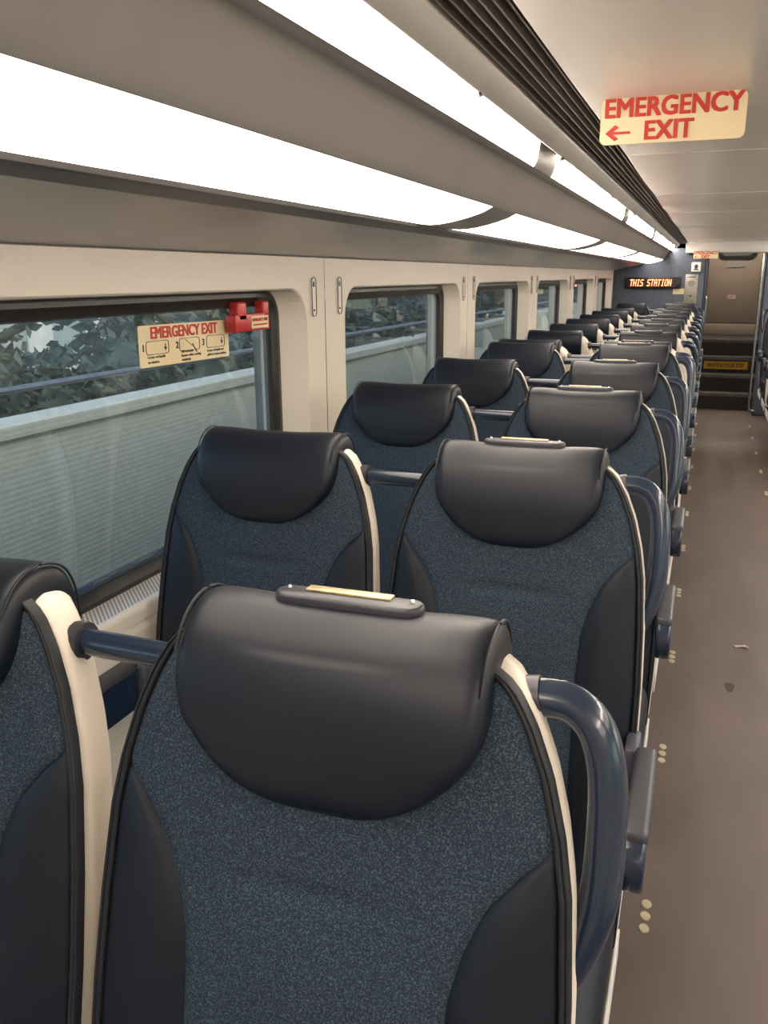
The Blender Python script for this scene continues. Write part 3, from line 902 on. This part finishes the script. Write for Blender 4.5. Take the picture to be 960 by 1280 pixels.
# chrome rails at the stairs
def rail(name, pts, r, label):
    bm = bmesh.new(); tube(bm, pts, r, 12, up=(0, 0, 1) if abs(pts[0][2]-pts[-1][2]) < .01 else (0, 1, 0))
    root = obj(name, bm, M['metal'])
    tag(root, label, 'handrail')
rail('grab_pole', catmull([(.53, 10.93, 1.84), (.53, 10.93, 1.4), (.53, 10.93, .8), (.53, 10.93, .2), (.532, 10.93, .12), (.55, 10.93, .075), (.60, 10.94, .065), (.60, 11.0, .065)], 5), .014,
     'tall chrome pole bending to the right at its foot beside the stairs')
rail('stair_rail', catmull([(.60, 11.9, 2.3), (.60, 11.9, 1.5), (.60, 11.9, 1.05), (.61, 11.9, .98), (.65, 11.9, .97)], 5), .013,
     'thinner chrome rail behind the tall pole, fixed to the stair wall')
rail('short_grab_rail', catmull([(-.040, 10.99, 1.36), (-.035, 10.95, 1.35), (-.034, 10.945, 1.30), (-.036, 10.945, 1.05), (-.037, 10.95, 1.0), (-.040, 10.99, .99)], 4), .008,
     'short vertical grab rail on the edge of the blue end wall')
frontsign('pole_notice', .455, .50, 11.0-.015+.0, 1.70, 1.80, .003, M['cream'], [], None, 'small pale tag beside the top of the chrome pole', 'sticker', th=.003) if False else None

# ------------------------------------------------------------------ outside
bm = bmesh.new(); box(bm, -40, 40, -20, 60, -1.3, -1.2)
struct(obj('ground', bm, M['ground'], smooth=False))
bm = bmesh.new()
extrude_profile(bm, [(-2.4, -1.2), (-2.4, 1.02), (-2.38, 1.03), (-2.38, 1.075), (-2.39, 1.085), (-2.52, 1.085), (-2.53, 1.05), (-2.55, -1.2)], -6, 26, close=True)
struct(obj('wall_outside', bm, M['concrete'], smooth=False))
# low railing on the wall
root = empty('platform_railing', (-2.46, 8, 1.085))
bm = bmesh.new(); tube(bm, [(0, -14, .11), (0, 18, .11)], .014, 8, up=(0, 0, 1)); obj('top_rail', bm, M['basemetal'], root)
for k in range(12):
    bm = bmesh.new(); tube(bm, [(0, -13.5+2.6*k, 0), (0, -13.5+2.6*k, .11)], .012, 8); obj('post', bm, M['basemetal'], root)
tag(root, 'low metal railing on the concrete wall outside the windows', 'railing')

def hedge():
    rnd = random.Random(5)
    root = empty('hedge', (-3.3, 5, -1.2))
    bm = bmesh.new(); rows = []
    for j in range(90):
        y = -9+.30*j; t = 2.50+.10*math.sin(j*.9)+.06*math.sin(j*2.3)
        rows.append([(a+rnd.uniform(-.05, .05), y, z*t+rnd.uniform(-.03, .03)) for a, z in ((.48, 0), (.46, .4), (.42, .8), (.30, .95), (0, 1), (-.35, .93), (-.48, .5), (-.48, 0))])
    grid(bm, [[(p[0]*.8, p[1], p[2]-.10 if p[2] > .3 else p[2]) for p in r] for r in rows])
    for k in range(22000):
        j = rnd.randrange(90); a, y, z = rows[j][rnd.choice((2, 3, 4, 3, 4, 5))]
        p = Vector((a+rnd.uniform(-.10, .06), y+rnd.uniform(-.2, .2), z+rnd.uniform(-.18, .06))); q = rnd.uniform(.025, .065)
        r = Matrix.Rotation(rnd.uniform(0, 6.3), 3, 'X') @ Matrix.Rotation(rnd.uniform(0, 6.3), 3, 'Y')
        bm.faces.new([bm.verts.new(p+r @ Vector(v)*q) for v in ((-1, 0, 0), (0, -.6, .15), (1, 0, 0), (0, .6, .15))])
    obj('foliage', bm, M['hedge'], root, smooth=False, recalc=False)
    tag(root, 'long dark green hedge behind the concrete wall outside the windows', 'hedge')
M['hedge'] = mat('hedge_leaves', (.010, .026, .016), .6, noise=(5, (.035, .06, .03), .4, .75))
hedge()
def tree(x, y, h, r, label, seed, protos={}):
    random.seed(seed)
    root = empty('tree', (x, y, -1.2))
    bm = bmesh.new()
    tube(bm, catmull([(0, 0, 0), (.05, .02, h*.3), (-.04, .05, h*.6), (0, 0, h*.85)], 4), .12, 8)
    for k in range(5):
        a = k*1.3; tube(bm, catmull([(0, 0, h*(.3+.08*k)), (r*.4*math.cos(a), r*.4*math.sin(a), h*(.42+.08*k)), (r*.75*math.cos(a), r*.75*math.sin(a), h*(.5+.08*k))], 3), .04, 6)
    obj('trunk', bm, M['bark'], root)
    bm = bmesh.new()
    for k in range(6500):
        c = random.choice(range(9)); cr = random.Random(seed*10+c)
        cc = Vector((cr.uniform(-.6, .6)*r, cr.uniform(-.6, .6)*r, h*cr.uniform(.35, .9)))
        d = Vector((random.gauss(0, 1), random.gauss(0, 1), random.gauss(0, 1))).normalized()*random.uniform(.55, 1)*r*.55
        p = cc+d; s = random.uniform(.09, .17)
        q = Matrix.Rotation(random.uniform(0, 6.3), 3, 'X') @ Matrix.Rotation(random.uniform(0, 6.3), 3, 'Y')
        vs = [bm.verts.new(p+q @ Vector(v)*s) for v in ((-1, 0, 0), (0, -.5, .15), (1, 0, 0), (0, .5, .15))]
        bm.faces.new(vs)
    obj('foliage', bm, M['grass'], root, smooth=False, recalc=False)
    tag(root, label, 'tree', 'trees outside the windows')
tree(-6.9, 5.6, 5.0, 2.6, 'dark leafy tree outside behind the nearest window', 1)
tree(-7.2, 11.0, 5.4, 2.8, 'leafy tree outside between the first and second windows', 2)
tree(-7.0, 17.2, 5.6, 2.3, 'leafy tree outside beyond the third window', 3)
tree(-7.2, 23.0, 5.6, 2.4, 'sunlit leafy tree outside seen through the fourth window', 4)
tree(-7.2, 29.6, 6.2, 2.8, 'furthest leafy tree outside the far windows', 5)
bm = bmesh.new()
root = empty('station_building', (-15, 14, -1.2))
box(bm, -2, 2, -5, 5, 0, 3.6, .05, 1); obj('walls', bm, M['building'], root)
bm = bmesh.new(); box(bm, -2.4, 2.6, -5.4, 5.4, 3.6, 3.8, .03, 1); obj('roof', bm, M['track'], root)
for k in range(5):
    bm = bmesh.new(); box(bm, 1.98, 2.04, -4.2+1.8*k, -3.2+1.8*k, 1.2, 2.6); obj('window', bm, M['glass'], root, smooth=False)
tag(root, 'pale low building with a row of windows outside beyond the trees', 'building')

# ------------------------------------------------------------------ world, sun
w = bpy.data.worlds.new('World'); S.world = w; w.use_nodes = True
nt = w.node_tree; bg = nt.nodes['Background']
sky = nt.nodes.new('ShaderNodeTexSky'); sky.sky_type = 'NISHITA'; sky.sun_disc = False
sky.sun_elevation = math.radians(40); sky.sun_rotation = math.radians(70); sky.dust_density = 2.5
nt.links.new(sky.outputs[0], bg.inputs[0]); bg.inputs[1].default_value = .5

# ------------------------------------------------------------------ camera
cam = bpy.data.cameras.new('Camera'); co = bpy.data.objects.new('Camera', cam); COL.objects.link(co)
yaw, pit, rol = .351, .2645, -.0065
f = Vector((-math.sin(yaw)*math.cos(pit), math.cos(yaw)*math.cos(pit), -math.sin(pit)))
r = Vector((math.cos(yaw), math.sin(yaw), 0)); u = r.cross(f)
r2 = math.cos(rol)*r + math.sin(rol)*u; u2 = -math.sin(rol)*r + math.cos(rol)*u
mw = Matrix((r2, u2, -f)).transposed().to_4x4(); mw.translation = Vector((0, 0, 1.6))
co.matrix_world = mw
cam.sensor_fit = 'VERTICAL'; cam.sensor_height = 36; cam.lens = 1085/1280*36
cam.clip_start = .02; cam.clip_end = 300
S.camera = co
S.view_settings.view_transform = 'Standard'; S.view_settings.look = 'None'
S.view_settings.exposure = .36; S.view_settings.gamma = 1; S.view_settings.use_curve_mapping = False
